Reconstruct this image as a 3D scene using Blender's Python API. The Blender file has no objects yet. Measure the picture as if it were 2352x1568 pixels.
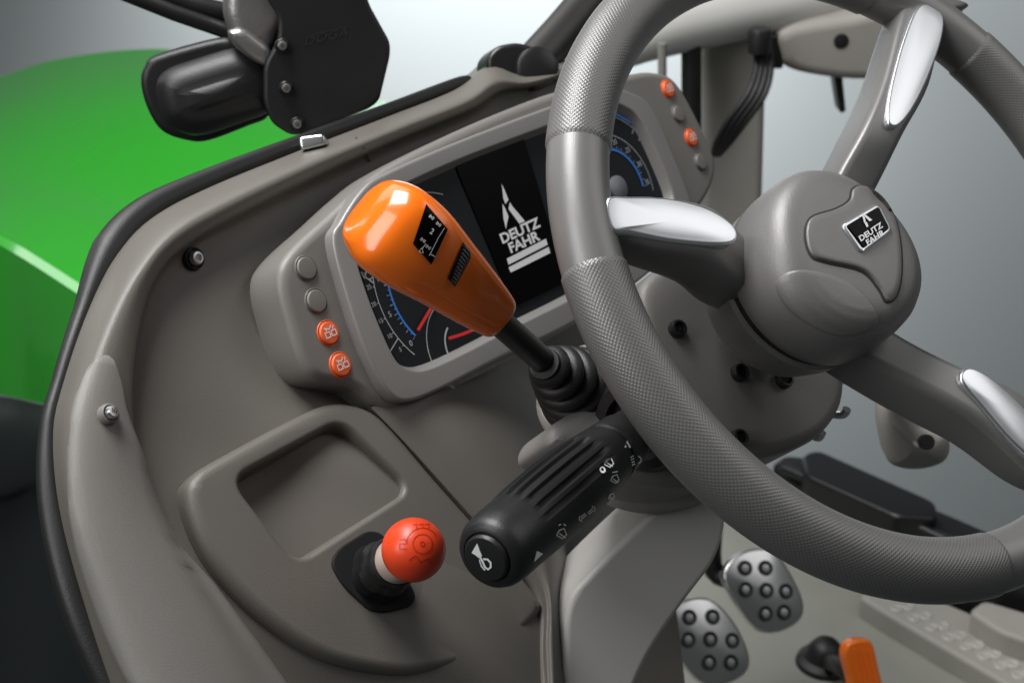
import bpy, bmesh, math, random
import numpy as np
from mathutils import Vector, Matrix, Euler
from mathutils.bvhtree import BVHTree
random.seed(4)
rad=math.radians; PI=math.pi
sc=bpy.context.scene; COL=sc.collection
W,H,FP=2352.,1568.,3231.
CAM=Vector((0,0,1.05))
EUL=Euler((rad(65),0,-rad(50.9)))
ROT=EUL.to_matrix()
cR=ROT@Vector((1,0,0)); cU=ROT@Vector((0,1,0)); cF=ROT@Vector((0,0,-1))
def ray(x,y): return ROT@Vector(((x-W/2)/FP,(H/2-y)/FP,-1))
def at(x,y,d): return CAM+ray(x,y)*d
def pv(dx,dy,d): return (cR*dx-cU*dy)*(d/FP)
def pm(p,d): return p*d/FP
class Plane:
    def __init__(s,o,n,u=None):
        s.o=Vector(o); s.n=Vector(n).normalized()
        if u is None:
            u=cR-s.n*cR.dot(s.n)
        u=Vector(u); u=(u-s.n*u.dot(s.n)).normalized()
        s.u=u; s.v=s.n.cross(u)
    def hit(s,x,y,off=0.):
        r=ray(x,y); t=((s.o+s.n*off-CAM).dot(s.n))/r.dot(s.n); return CAM+r*t
    def to2(s,P): d=P-s.o; return Vector((d.dot(s.u),d.dot(s.v)))
    def to3(s,a,b,off=0.): return s.o+s.u*a+s.v*b+s.n*off
class Surf:
    def __init__(s,bm):
        bmesh.ops.recalc_face_normals(bm,faces=bm.faces[:]); bm.normal_update()
        s.t=BVHTree.FromBMesh(bm); s.last=None
    def hit(s,x,y,off=0.):
        r=ray(x,y).normalized(); l,n,i,d=s.t.ray_cast(CAM,r)
        if l is None:
            d=s.last if s.last else 0.8
            return CAM+r*d
        s.last=d
        if n.dot(r)>0: n=-n
        return l+n*off
# ---------------------------------------------------------------- curves
def crp(p0,p1,p2,p3,t):
    t2=t*t;t3=t2*t
    return 0.5*((2*p1)+(p2-p0)*t+(2*p0-5*p1+4*p2-p3)*t2+(3*p1-p0-3*p2+p3)*t3)
def crc(P,k):
    n=len(P);o=[]
    for i in range(n):
        for j in range(k): o.append(crp(P[i-1],P[i],P[(i+1)%n],P[(i+2)%n],j/k))
    return o
def cro(P,k):
    n=len(P);o=[]
    for i in range(n-1):
        a=P[i-1] if i>0 else 2*P[0]-P[1]
        b=P[i+2] if i+2<n else 2*P[-1]-P[-2]
        for j in range(k): o.append(crp(a,P[i],P[i+1],b,j/k))
    o.append(P[-1].copy()); return o
def resamp(P,m):
    d=[0.]
    for i in range(1,len(P)): d.append(d[-1]+(P[i]-P[i-1]).length)
    out=[];j=0
    for q in range(m):
        s=d[-1]*q/(m-1)
        while j<len(P)-2 and d[j+1]<s: j+=1
        L=d[j+1]-d[j]; t=0 if L<1e-9 else min(1,max(0,(s-d[j])/L))
        out.append(P[j].lerp(P[j+1],t))
    return out
def inset(L,r):
    n=len(L); A=sum(L[i-1].x*L[i].y-L[i].x*L[i-1].y for i in range(n))
    sg=1 if A>0 else -1; o=[]
    for i in range(n):
        t=(L[(i+1)%n]-L[i-1])
        if t.length<1e-9: o.append(L[i].copy()); continue
        t.normalize(); o.append(L[i]+Vector((-t.y,t.x))*sg*r)
    return o
def rpoly(P,r,k=4):
    n=len(P);o=[]
    for i in range(n):
        a=P[i-1];b=P[i];c=P[(i+1)%n]
        d1=(a-b);d2=(c-b);q=min(r,d1.length*.45,d2.length*.45)
        s=b+d1.normalized()*q;e=b+d2.normalized()*q
        for j in range(k+1):
            t=j/k; o.append((1-t)**2*s+2*t*(1-t)*b+t*t*e)
    return o
# ---------------------------------------------------------------- bmesh builders
def bridge(bm,A,B,closed=True):
    n=len(A)
    for i in range(n if closed else n-1):
        j=(i+1)%n
        try: bm.faces.new((A[i],A[j],B[j],B[i]))
        except ValueError: pass
def ledges(bm,L):
    o=[]
    for i in range(len(L)):
        e=bm.edges.get((L[i-1],L[i])) or bm.edges.new((L[i-1],L[i])); o.append(e)
    return o
def pad(bm,outline,pl,lo,hi,r,k=4,holes=(),corner=None,steps=4,dome=0.,dsteps=6):
    pts=[pl.to2(pl.hit(x,y,hi)) for x,y in outline]
    L=rpoly(pts,corner) if corner is not None else crc(pts,k)
    lv=[(L,lo),(L,hi-r)]
    for q in range(1,steps+1):
        a=PI/2*q/steps
        lv.append((inset(L,r*(1-math.cos(a))),hi-r+r*math.sin(a)))
    if dome!=0:
        c=sum(lv[-1][0],Vector((0,0)))/len(L); base=lv[-1][0]
        for q in range(1,dsteps):
            s=q/dsteps
            lv.append(([p.lerp(c,s) for p in base],hi+dome*(1-(1-s)**2)))
    loops=[[bm.verts.new(pl.to3(p.x,p.y,z)) for p in l] for l,z in lv]
    for a,b in zip(loops,loops[1:]): bridge(bm,a,b)
    bmesh.ops.triangle_fill(bm,use_beauty=True,use_dissolve=False,edges=ledges(bm,loops[0]))
    E=ledges(bm,loops[-1])
    for hd in holes:
        ho,fl,hr,dr=hd[:4]
        pts=[pl.to2(pl.hit(x,y,hi)) for x,y in ho]
        G=rpoly(pts,hd[4],10) if len(hd)>4 else crc(pts,k); hv=[]
        for q in range(0,5):
            a=PI/2*q/4
            hv.append((inset(G,-hr*(1-math.sin(a))),hi-hr*(1-math.cos(a))))
        hv.append((inset(G,dr*.75),fl+hr)); hv.append((inset(G,dr),fl+hr*.4)); hv.append((inset(G,dr+hr*.5),fl+hr*.1)); hv.append((inset(G,dr+hr),fl))
        hl=[[bm.verts.new(pl.to3(p.x,p.y,z)) for p in l] for l,z in hv]
        for a,b in zip(hl,hl[1:]): bridge(bm,a,b)
        E+=ledges(bm,hl[0])
        bmesh.ops.triangle_fill(bm,use_beauty=True,use_dissolve=False,edges=ledges(bm,hl[-1]))
    bmesh.ops.triangle_fill(bm,use_beauty=True,use_dissolve=False,edges=E)
    return bm
def skinpad(bm,outline,S,h,r,k=5,corner=None,rings=8,lo=-.001):
    """raised patch that follows a curved surface"""
    P=[Vector(p) for p in outline]; L=rpoly(P,corner) if corner is not None else crc(P,k)
    lv=[(L,lo),(inset(L,r*.08),h*.35),(inset(L,r*.35),h*.78),(inset(L,r),h)]
    c=sum(L,Vector((0,0)))/len(L);base=lv[-1][0]
    for q in range(1,rings): lv.append(([p.lerp(c,q/rings) for p in base],h))
    loops=[[bm.verts.new(S.hit(p.x,p.y,z)) for p in l] for l,z in lv]
    for a,b in zip(loops,loops[1:]): bridge(bm,a,b)
    v=bm.verts.new(S.hit(c.x,c.y,h));l=loops[-1]
    for i in range(len(l)): bm.faces.new((l[i-1],l[i],v))
    return bm
def skinstrip(bm,A,Bc,S,h,rows=60,cols=24,edge=.07,lo=-.003):
    """patch between two pixel edge curves that follows a curved surface"""
    A=resamp(cro([Vector(p) for p in A],8),rows);Bc=resamp(cro([Vector(p) for p in Bc],8),rows);V=[]
    for i,(a,b) in enumerate(zip(A,Bc)):
        r=[]
        for j in range(cols+1):
            s=j/cols;e=min(1,min(s,1-s)/edge);e=math.sin(e*PI/2)*min(1,i/2)
            p=a.lerp(b,s);r.append(bm.verts.new(S.hit(p.x,p.y,lo+(h-lo)*e)))
        V.append(r)
    for a,b in zip(V,V[1:]): bridge(bm,a,b,False)
    return bm
def tube(bm,P,R,seg=16,sm=0,cap=True,flat=1.0,fdir=None):
    if sm:
        P=cro(P,sm)
    n=len(P)
    if not isinstance(R,(list,tuple)): R=[R]*n
    elif len(R)!=n:
        R=[np.interp(i/(n-1),np.linspace(0,1,len(R)),R) for i in range(n)]
    t0=(P[1]-P[0]).normalized()
    a=Vector(fdir) if fdir is not None else (Vector((0,0,1)) if abs(t0.z)<.9 else Vector((1,0,0)))
    a=(a-t0*a.dot(t0)).normalized(); Ls=[]
    for i in range(n):
        t=(P[min(n-1,i+1)]-P[max(0,i-1)]).normalized()
        a=(a-t*a.dot(t)).normalized(); b=t.cross(a)
        Ls.append([bm.verts.new(P[i]+(a*math.cos(2*PI*j/seg)*flat+b*math.sin(2*PI*j/seg))*R[i]) for j in range(seg)])
    for x,y in zip(Ls,Ls[1:]): bridge(bm,x,y)
    if cap:
        bm.faces.new(Ls[0][::-1]); bm.faces.new(Ls[-1])
    return bm
def lathe(bm,o,ax,prof,seg=48,rf=None,xd=None):
    ax=Vector(ax).normalized()
    x=Vector(xd) if xd is not None else (Vector((1,0,0)) if abs(ax.x)<.9 else Vector((0,0,1)))
    x=(x-ax*x.dot(ax)).normalized(); y=ax.cross(x); Ls=[]
    for h,r in prof:
        l=[]
        for j in range(seg):
            th=2*PI*j/seg; q=r*(rf(th,h) if rf else 1)
            l.append(bm.verts.new(o+ax*h+(x*math.cos(th)+y*math.sin(th))*q))
        Ls.append(l)
    for a,b in zip(Ls,Ls[1:]): bridge(bm,a,b)
    bm.faces.new(Ls[0][::-1]); bm.faces.new(Ls[-1])
    return bm
def sweep(bm,st,seg=32,ex=2.5,sub=5):
    C=cro([s[0] for s in st],sub);A=cro([s[1] for s in st],sub);B=cro([s[2] for s in st],sub);Ls=[]
    for c,a,b in zip(C,A,B):
        l=[]
        for j in range(seg):
            th=2*PI*j/seg;cx=math.cos(th);sx=math.sin(th)
            l.append(bm.verts.new(c+a*math.copysign(abs(cx)**(2/ex),cx)+b*math.copysign(abs(sx)**(2/ex),sx)))
        Ls.append(l)
    for a,b in zip(Ls,Ls[1:]): bridge(bm,a,b)
    bm.faces.new(Ls[0][::-1]); bm.faces.new(Ls[-1])
    return bm
def loft(bm,curves,nu=80,sub=8):
    C=[resamp(cro(c,10),nu) for c in curves]
    rows=[cro([c[i] for c in C],sub) for i in range(nu)]
    V=[[bm.verts.new(p) for p in r] for r in rows]
    for a,b in zip(V,V[1:]): bridge(bm,a,b,False)
    return bm
def boxloft(bm,st,sub=5,fil=.3,kf=4):
    Q=[cro([s[i] for s in st],sub) for i in range(4)]; Ls=[]
    for i in range(len(Q[0])):
        P=[Q[j][i] for j in range(4)]; l=[]
        for j in range(4):
            a=P[j-1];b=P[j];c=P[(j+1)%4]
            s=b.lerp(a,fil);e=b.lerp(c,fil)
            for q in range(kf+1):
                t=q/kf; l.append((1-t)**2*s+2*t*(1-t)*b+t*t*e)
        Ls.append([bm.verts.new(p) for p in l])
    for a,b in zip(Ls,Ls[1:]): bridge(bm,a,b)
    bm.faces.new(Ls[0][::-1]); bm.faces.new(Ls[-1])
    return bm
def box(bm,c,sx,sy,sz,M=None):
    M=M or Matrix.Identity(3); v=[]
    for x in(-1,1):
        for y in(-1,1):
            for z in(-1,1): v.append(bm.verts.new(c+M@Vector((x*sx/2,y*sy/2,z*sz/2))))
    for f in((0,1,3,2),(4,6,7,5),(0,4,5,1),(2,3,7,6),(0,2,6,4),(1,5,7,3)): bm.faces.new([v[i] for i in f])
def stroke(bm,P,w,m,closed=False):
    P=[Vector(p) for p in P];n=len(P);L=[];R=[]
    for i in range(n):
        if closed: t=P[(i+1)%n]-P[i-1]
        else: t=P[min(n-1,i+1)]-P[max(0,i-1)]
        if t.length<1e-12: t=Vector((1,0))
        t.normalize();q=Vector((-t.y,t.x))*w/2
        L.append(bm.verts.new(m(*(P[i]+q))));R.append(bm.verts.new(m(*(P[i]-q))))
    for i in range(n if closed else n-1):
        j=(i+1)%n
        bm.faces.new((L[i],L[j],R[j],R[i]))
def poly(bm,P,m): bm.faces.new([bm.verts.new(m(*p)) for p in P])
def quad(bm,C,m,n=10):
    a,b,c,d=[Vector(p) for p in C]
    g=[[bm.verts.new(m(*(a.lerp(b,i/n).lerp(d.lerp(c,i/n),j/n)))) for i in range(n+1)] for j in range(n+1)]
    for r,s in zip(g,g[1:]): bridge(bm,r,s,False)
def ring(c,r,n=24,a0=0,a1=360): return [(c[0]+r*math.cos(rad(a0+(a1-a0)*i/n)),c[1]+r*math.sin(rad(a0+(a1-a0)*i/n))) for i in range(n+1)]
_tg={}
def tgeo(body,bold):
    if (body,bold) in _tg: return _tg[(body,bold)]
    cu=bpy.data.curves.new('t','FONT');cu.body=body;cu.align_x='CENTER';cu.align_y='CENTER';cu.offset=bold;cu.resolution_u=4
    ob=bpy.data.objects.new('t',cu);COL.objects.link(ob);dg=bpy.context.evaluated_depsgraph_get()
    me=bpy.data.meshes.new_from_object(ob.evaluated_get(dg))
    g=([v.co.xy.copy() for v in me.vertices],[list(p.vertices) for p in me.polygons])
    bpy.data.objects.remove(ob);bpy.data.curves.remove(cu);bpy.data.meshes.remove(me)
    _tg[(body,bold)]=g;return g
def text(bm,body,o,ex,ey,m,bold=.0):
    V,Fs=tgeo(body,bold);o=Vector(o);ex=Vector(ex);ey=Vector(ey)
    vs=[bm.verts.new(m(*(o+ex*v.x+ey*v.y))) for v in V]
    for f in Fs:
        try: bm.faces.new([vs[i] for i in f])
        except ValueError: pass
# ---------------------------------------------------------------- objects
def B(): return bmesh.new()
def rootof(o):
    while o.parent: o=o.parent
    return o
def mk(name,bm,mat,parent=None,label=None,cat=None,kind=None,group=None,ang=40,recalc=True,wn=False):
    if recalc: bmesh.ops.recalc_face_normals(bm,faces=bm.faces[:])
    else:
        bm.normal_update()
        for f in bm.faces:
            if f.normal.dot(f.calc_center_median()-CAM)>0: f.normal_flip()
    bm.normal_update()
    for f in bm.faces: f.smooth=True
    for e in bm.edges:
        if len(e.link_faces)==2 and e.calc_face_angle(0)>rad(ang): e.smooth=False
    if parent: loc=rootof(parent).location.copy()
    else:
        xs=[v.co for v in bm.verts]; loc=Vector(((min(p.x for p in xs)+max(p.x for p in xs))/2,(min(p.y for p in xs)+max(p.y for p in xs))/2,min(p.z for p in xs)))
    for v in bm.verts: v.co-=loc
    me=bpy.data.meshes.new(name);bm.to_mesh(me);bm.free()
    me.materials.append(mat)
    ob=bpy.data.objects.new(name,me);COL.objects.link(ob)
    if parent: ob.parent=parent
    else: ob.location=loc
    if wn:
        w=ob.modifiers.new('wn','WEIGHTED_NORMAL');w.keep_sharp=True;w.weight=80
    if label: ob['label']=label
    if cat: ob['category']=cat
    if kind: ob['kind']=kind
    if group: ob['group']=group
    return ob
def thing(name,label,cat,loc,group=None):
    o=bpy.data.objects.new(name,None);COL.objects.link(o);o.location=loc;o.empty_display_size=.02
    o['label']=label;o['category']=cat
    if group:o['group']=group
    return o
# ---------------------------------------------------------------- materials
def M(name,col,rough=.5,metal=0.,coat=0.,bump=0.,bs=900.,var=0.,spec=.5,vs=18.):
    m=bpy.data.materials.new(name);m.use_nodes=True;nt=m.node_tree;b=nt.nodes['Principled BSDF']
    b.inputs['Base Color'].default_value=(*col,1);b.inputs['Roughness'].default_value=rough;b.inputs['Metallic'].default_value=metal
    b.inputs['Coat Weight'].default_value=coat;b.inputs['Coat Roughness'].default_value=.06;b.inputs['Specular IOR Level'].default_value=spec
    tc=nt.nodes.new('ShaderNodeTexCoord')
    if bump:
        n=nt.nodes.new('ShaderNodeTexNoise');n.inputs['Scale'].default_value=bs;n.inputs['Detail'].default_value=3
        nt.links.new(tc.outputs['Object'],n.inputs['Vector'])
        u=nt.nodes.new('ShaderNodeBump');u.inputs['Strength'].default_value=bump;u.inputs['Distance'].default_value=.0006
        nt.links.new(n.outputs['Fac'],u.inputs['Height']);nt.links.new(u.outputs['Normal'],b.inputs['Normal'])
    if var:
        n=nt.nodes.new('ShaderNodeTexNoise');n.inputs['Scale'].default_value=vs;n.inputs['Detail'].default_value=6
        nt.links.new(tc.outputs['Object'],n.inputs['Vector'])
        r=nt.nodes.new('ShaderNodeMapRange');r.inputs['To Min'].default_value=max(.02,rough-var);r.inputs['To Max'].default_value=rough+var
        nt.links.new(n.outputs['Fac'],r.inputs['Value']);nt.links.new(r.outputs['Result'],b.inputs['Roughness'])
        x=nt.nodes.new('ShaderNodeMix');x.data_type='RGBA'
        x.inputs['A'].default_value=(*[c*(1-.6*var) for c in col],1);x.inputs['B'].default_value=(*[min(1,c*(1+.6*var)) for c in col],1)
        nt.links.new(n.outputs['Fac'],x.inputs['Factor']);nt.links.new(x.outputs['Result'],b.inputs['Base Color'])
    return m
mDash=M('dash_plastic',(.138,.126,.110),.42,bump=.3,bs=1400,var=.06)
mPale=M('pale_plastic',(.25,.238,.218),.44,bump=.25,bs=1500,var=.05)
mTrim=M('trim_plastic',(.205,.194,.177),.46,bump=.25,bs=1500,var=.05)
mCons=M('console_plastic',(.46,.445,.42),.5,bump=.22,bs=1500,var=.05)
mClus=M('cluster_plastic',(.200,.188,.173),.40,bump=.22,bs=1500,var=.05)
mBez=M('bezel_plastic',(.28,.27,.258),.35,metal=.25,bump=.12,bs=1500,var=.05)
mCol=M('column_plastic',(.180,.170,.158),.45,bump=.28,bs=1300,var=.05)
mBtn=M('button_grey',(.19,.178,.16),.5,bump=.15,bs=1500)
mOrB=M('button_orange',(.90,.15,.035),.4)
mOr=M('orange_gloss',(1.0,.185,.006),.22,coat=.6,var=.03)
mRed=M('red_orange_rubber',(.80,.062,.014),.36,bump=.08,bs=900,var=.06)
mBlk=M('black_plastic',(.012,.012,.013),.34,bump=.2,bs=1200,var=.07)
mMat=M('matte_black_plastic',(.011,.011,.012),.45,bump=.3,bs=900,var=.08)
mStk=M('stalk_black_plastic',(.013,.013,.014),.40,bump=.2,bs=1200,var=.07)
mRub=M('black_rubber',(.010,.010,.010),.46,bump=.2,bs=900,var=.08)
mDeep=M('deep_black',(.003,.003,.003),.8)
mFace=M('dial_face',(.013,.0155,.018),.45,var=.04,spec=.2)
mScr=M('screen_black',(.0015,.0015,.002),.3,spec=.08)
mGap=M('seam_shadow_grey',(.035,.033,.03),.7)
mWht=M('white_print',(.88,.88,.89),.5)
mSft=M('soft_white_print',(.55,.57,.59),.5)
mGry=M('grey_print',(.45,.48,.5),.5)
mBlu=M('blue_print',(.06,.26,.85),.5)
mRdP=M('red_needle',(.85,.03,.02),.45)
mMet=M('brushed_metal',(.62,.62,.62),.3,metal=1,var=.08)
mPed=M('pedal_metal',(.62,.62,.61),.3,metal=1,var=.08)
mChr=M('satin_chrome',(.86,.87,.89),.32,metal=1,var=.04,vs=40)
mCast=M('cast_metal',(.34,.33,.32),.36,metal=.8,bump=.4,bs=300,var=.1)
mGrn=M('green_paint',(.028,.40,.022),.22,coat=.8,var=.03)
mDkG=M('dark_engine_panel',(.012,.015,.015),.4,var=.08)
mBei=M('cab_beige',(.33,.31,.28),.55,bump=.2,bs=900,var=.05)
mBeam=M('beam_white_beige',(.58,.57,.54),.35,var=.05)
mTrd=M('tread_beige',(.36,.345,.31),.6,bump=.3,bs=600,var=.08)
mDim=M('dimple_metal',(.55,.53,.49),.4,metal=.3,var=.08)
mWr=M('wheel_rim_satin',(.200,.195,.189),.35,metal=.25,bump=.14,bs=1800,var=.04)
mHub=M('hub_plastic',(.195,.188,.181),.38,metal=.2,bump=.28,bs=1500,var=.05)
mFlo=M('floor_mat',(.29,.29,.255),.6,bump=.5,bs=500,var=.1)
mBack=M('backdrop_grey',(.40,.435,.445),.9)
mTrs=M('amber_collar',(.62,.50,.42),.3,coat=.3)
def gripmat():
    m=M('grip_dimples',(.178,.173,.168),.34,metal=.25,var=.04);nt=m.node_tree;b=nt.nodes['Principled BSDF']
    uv=nt.nodes.new('ShaderNodeUVMap');s=nt.nodes.new('ShaderNodeSeparateXYZ');nt.links.new(uv.outputs['UV'],s.inputs[0])
    def mth(op,a,bv=None):
        n=nt.nodes.new('ShaderNodeMath');n.operation=op
        for i,x in enumerate((a,bv)):
            if x is None: continue
            if isinstance(x,(int,float)): n.inputs[i].default_value=x
            else: nt.links.new(x,n.inputs[i])
        return n.outputs[0]
    k=2*PI/.0048
    a=mth('SINE',mth('MULTIPLY',mth('ADD',s.outputs['X'],s.outputs['Y']),k));c=mth('SINE',mth('MULTIPLY',mth('SUBTRACT',s.outputs['X'],s.outputs['Y']),k))
    h=mth('ABSOLUTE',mth('MULTIPLY',a,c))
    u=nt.nodes.new('ShaderNodeBump');u.inputs['Strength'].default_value=.38;u.inputs['Distance'].default_value=.0004
    nt.links.new(h,u.inputs['Height']);nt.links.new(u.outputs['Normal'],b.inputs['Normal']);return m
mGrip=gripmat()

# ---------------------------------------------------------------- key planes
CP=Plane(at(640,700,.80),(0,-.88,.475),(1,0,0))                      # instrument cluster face
DP=Plane(CP.hit(620,700)-CP.n*.008,(0,-.75,.66),(1,0,0))             # dashboard
FL=Plane((0,0,0),(0,0,1),(1,0,0))
hz=Vector((cF.x,cF.y,0)).normalized()
def facing(x,y,d,n=None): return Plane(at(x,y,d),n if n is not None else -hz)
# steering wheel plane: fit a circle to the rim seen in the photo
RW=.185
obs=[(1480,5),(1400,105),(1345,250),(1328,480),(1355,600),(1400,700),(1465,845),(1535,960),(1640,1075),(1710,1130),(1895,1245),(2150,1307),(2352,1268),(2275,170)]
def wpl(p): return Plane(at(p[0]*1000,p[1]*1000,p[2]),Vector((math.sin(p[4])*math.cos(p[3]),-math.cos(p[4])*math.cos(p[3]),math.sin(p[3]))),(1,0,0))
def wres(p):
    pl=wpl(p)
    return np.array([(pl.hit(*q)-pl.o).length-RW for q in obs])
p=np.array([1.98,.62,.79,.86,-.3]);lam=1e-3;r0=wres(p)
for it in range(200):
    J=np.zeros((len(r0),5))
    for k in range(5):
        q=p.copy();q[k]+=1e-5;J[:,k]=(wres(q)-r0)/1e-5
    A=J.T@J;dp=np.linalg.solve(A+lam*np.diag(np.diag(A)+1e-9),-J.T@r0)
    r1=wres(p+dp)
    if (r1@r1)<(r0@r0): p=p+dp;r0=r1;lam=max(lam*.5,1e-9)
    else: lam*=3
    if lam>1e8: break
WP=wpl(p)
def wang(x,y): q=WP.to2(WP.hit(x,y));return math.degrees(math.atan2(q.y,q.x))%360
def dep(P): return (P-CAM).dot(cF)

# ================================================================ DASHBOARD
c0=[(300,1680),(210,1420),(143,1180),(126,1000),(150,880),(205,720),(270,590),(350,505),(480,435),(700,345),(900,268),(1050,208),(1130,150),(1200,165),(1340,130)]
c1=[(400,1680),(290,1420),(195,1180),(176,1010),(200,890),(255,735),(312,625),(388,535),(505,465),(712,370),(910,290),(1068,228),(1140,180),(1215,185),(1350,145)]
c2=[(600,1690),(440,1380),(335,1170),(302,1010),(300,890),(318,755),(347,655),(402,578),(512,508),(722,402),(916,315),(1080,248),(1150,205),(1225,195),(1355,155)]
c3=[(740,1700),(540,1440),(400,1230),(345,1050),(325,920),(337,790),(368,685),(424,606),(532,530),(740,420),(928,330),(1090,262),(1160,215),(1235,203),(1360,160)]
c4=[(1000,1760),(800,1500),(640,1280),(560,1090),(540,930),(560,800),(600,700),(660,600),(740,540),(880,460),(1010,380),(1140,310),(1220,250),(1280,230),(1400,190)]
c5=[(1330,1800),(1250,1450),(1100,1230),(960,1080),(900,950),(880,850),(890,780),(920,700),(960,640),(1040,560),(1120,470),(1230,380),(1300,300),(1350,260),(1440,220)]
c6=[(1480,1850),(1420,1450),(1320,1230),(1180,1060),(1080,950),(1040,850),(1050,780),(1080,700),(1120,640),(1180,560),(1240,470),(1330,400),(1400,330),(1440,290),(1500,240)]
c7=[(1600,1850),(1560,1450),(1520,1230),(1460,1060),(1420,950),(1400,850),(1400,780),(1400,700),(1400,640),(1400,560),(1420,470),(1450,400),(1490,330),(1510,290),(1560,240)]
o4=[-.030,-.0165,-.022]+[-.027]*12
o5=[-.030,-.0160,-.018,-.022]+[-.035]*11
o3=[-.026,-.021,-.023]+[-.024]*12
cc=[[DP.hit(x-14,y-8,-.11) for x,y in c0],[DP.hit(x-4,y-3,-.05) for x,y in c0],[DP.hit(x,y,-.032) for x,y in c0],[DP.hit(x,y,-.006) for x,y in c1],[DP.hit(x,y,-.009) for x,y in c2],[DP.hit(x,y,o) for (x,y),o in zip(c3,o3)],[DP.hit(x,y,o) for (x,y),o in zip(c4,o4)],[DP.hit(x,y,o) for (x,y),o in zip(c5,o5)],[DP.hit(x,y,-.11) for x,y in c6],[DP.hit(x,y,-.19) for x,y in c7]]
dash=thing('dashboard','brown grey moulded tractor dashboard carrying the instrument cluster and a storage tray','dashboard',at(700,1500,.80))
bm=loft(B(),cc,110,7); DS=Surf(bm)
fas=mk('fascia',bm,mDash,dash,ang=80)
b=B();stroke(b,[(818,318),(834,340),(842,362),(848,372)],5,lambda x,y:DS.hit(x,y,.0006));mk('seam',b,mGap,fas,recalc=False)
CT=-.011
con=[(432,1135),(446,1088),(510,1045),(700,945),(775,920),(850,935),(910,985),(1000,1090),(1120,1225),(1238,1362),(1244,1410),(1150,1495),(1000,1542),(880,1542),(740,1505),(612,1420),(515,1320),(460,1230)]
tray=[(534,1100),(785,964),(944,1122),(682,1292)]
bm=pad(B(),con,DP,-.065,CT,.007,k=6,holes=[(tray,CT-.036,.0035,.006,.012)])
mk('storage_console',bm,mDash,dash,wn=True)
tl=[(238,803),(185,890),(158,1000),(163,1200),(225,1430),(330,1660)]
tr=[(246,803),(278,890),(300,975),(400,1225),(525,1372),(705,1620)]
bm=skinstrip(B(),tl,tr,DS,.004)
TS=Surf(bm)
mk('side_trim',bm,mTrim,dash,ang=80)
def screw(name,S,x,y,rp,d,parent,washer=True,mat=mMet):
    P=S.hit(x,y,0);Q=(S.hit(x+8,y)-P).cross(S.hit(x,y-8)-P).normalized()
    if Q.dot(CAM-P)<0:Q=-Q
    rr=pm(rp,d)
    w=mk(name,lathe(B(),P-Q*.002,Q,[(0,rr),(.004,rr),(.0055,rr*.93),(.006,rr*.8),(.004,rr*.72),(.004,rr*.01)],28),mBlk if washer else mTrim,parent)
    b=lathe(B(),P-Q*.001,Q,[(0,rr*.66),(.006,rr*.66),(.0078,rr*.5),(.008,rr*.3),(.0065,rr*.27),(.0065,rr*.01)],24)
    for k in range(4):
        a=k*PI/2+.4;x_=Q.orthogonal().normalized();y_=Q.cross(x_)
        dr=x_*math.cos(a)+y_*math.sin(a);box(b,P+Q*.007+dr*rr*.16,rr*.12,rr*.12,.0006)
    mk('screw_head',b,mat,w)
screw('screw',DS,440,595,27,.84,dash)
screw('screw',TS,246,953,24,.74,dash,False)
fa=[[DP.hit(x,y,CT-.016) for x,y in [(815,920),(915,1040),(1055,1202),(1195,1362),(1210,1520),(1225,1700)]],
    [DP.hit(x,y,CT-.004) for x,y in [(845,930),(948,1042),(1090,1202),(1226,1358),(1240,1520),(1255,1700)]],
    [DP.hit(x,y,CT-.0015) for x,y in [(872,930),(976,1038),(1114,1194),(1244,1342),(1254,1500),(1266,1700)]],
    [DP.hit(x,y,CT-.002) for x,y in [(1020,880),(1110,985),(1195,1110),(1262,1250),(1276,1400),(1284,1700)]],
    [DP.hit(x,y,-.06) for x,y in [(1160,820),(1240,930),(1290,1060),(1310,1200),(1320,1360),(1330,1700)]],
    [DP.hit(x,y,-.17) for x,y in [(1230,780),(1330,880),(1380,1040),(1400,1180),(1410,1360),(1400,1700)]]]
mk('centre_fairing',loft(B(),fa,50,8),mDash,dash,ang=80)

# ================================================================ WINDSCREEN SEAL
sp=[(330,1700),(190,1420),(122,1180),(110,1000),(137,880),(193,715),(254,575),(335,490),(470,420),(690,330),(890,254),(1040,197),(1075,188)]
sr=[.011,.009,.007,.005,.0045,.006,.011,.010,.008,.006,.005,.005,.005]
mk('windscreen_seal',tube(B(),[DP.hit(x,y,-.045) for x,y in sp],sr,14,6),mRub,None,'black rubber seal along the outer edge of the dashboard under the windscreen','seal')

# ================================================================ CLUSTER
cl=thing('instrument_cluster','grey instrument cluster with round dials, black display and rows of buttons','dashboard cluster',CP.hit(950,900,-.03))
ho=[(645,640),(668,578),(760,492),(830,428),(900,376),(1050,300),(1200,237),(1300,203),(1440,170),(1504,163),(1556,186),(1614,288),(1647,370),(1640,425),(1608,482),(1560,545),(1480,640),(1350,730),(1200,815),(1050,892),(965,938),(905,948),(862,928),(820,893),(770,880),(722,868),(695,830),(668,745)]
mk('housing',pad(B(),ho,CP,-.032,0,.006,k=5),mClus,cl,wn=True)
bo=[(768,560),(785,505),(835,432),(890,395),(1050,325),(1290,235),(1400,204),(1452,213),(1500,250),(1562,390),(1588,470),(1575,520),(1500,620),(1330,735),(1150,822),(1010,895),(938,921),(897,905),(862,850),(818,740)]
gl=[(822,590),(838,520),(880,460),(930,425),(1050,370),(1200,312),(1320,268),(1400,241),(1434,245),(1470,275),(1512,360),(1546,450),(1535,492),(1490,560),(1420,620),(1320,680),(1180,750),(1060,812),(985,845),(945,848),(910,825),(870,740),(840,660)]
mk('bezel',pad(B(),bo,CP,-.004,.009,.0022,k=5,holes=[(gl,.0008,.0015,.004)]),mBez,cl,wn=True)
G=.0022
face=mk('dial_face',pad(B(),gl,CP,-.002,G,.0004,k=5),mFace,cl,wn=True)
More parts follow.
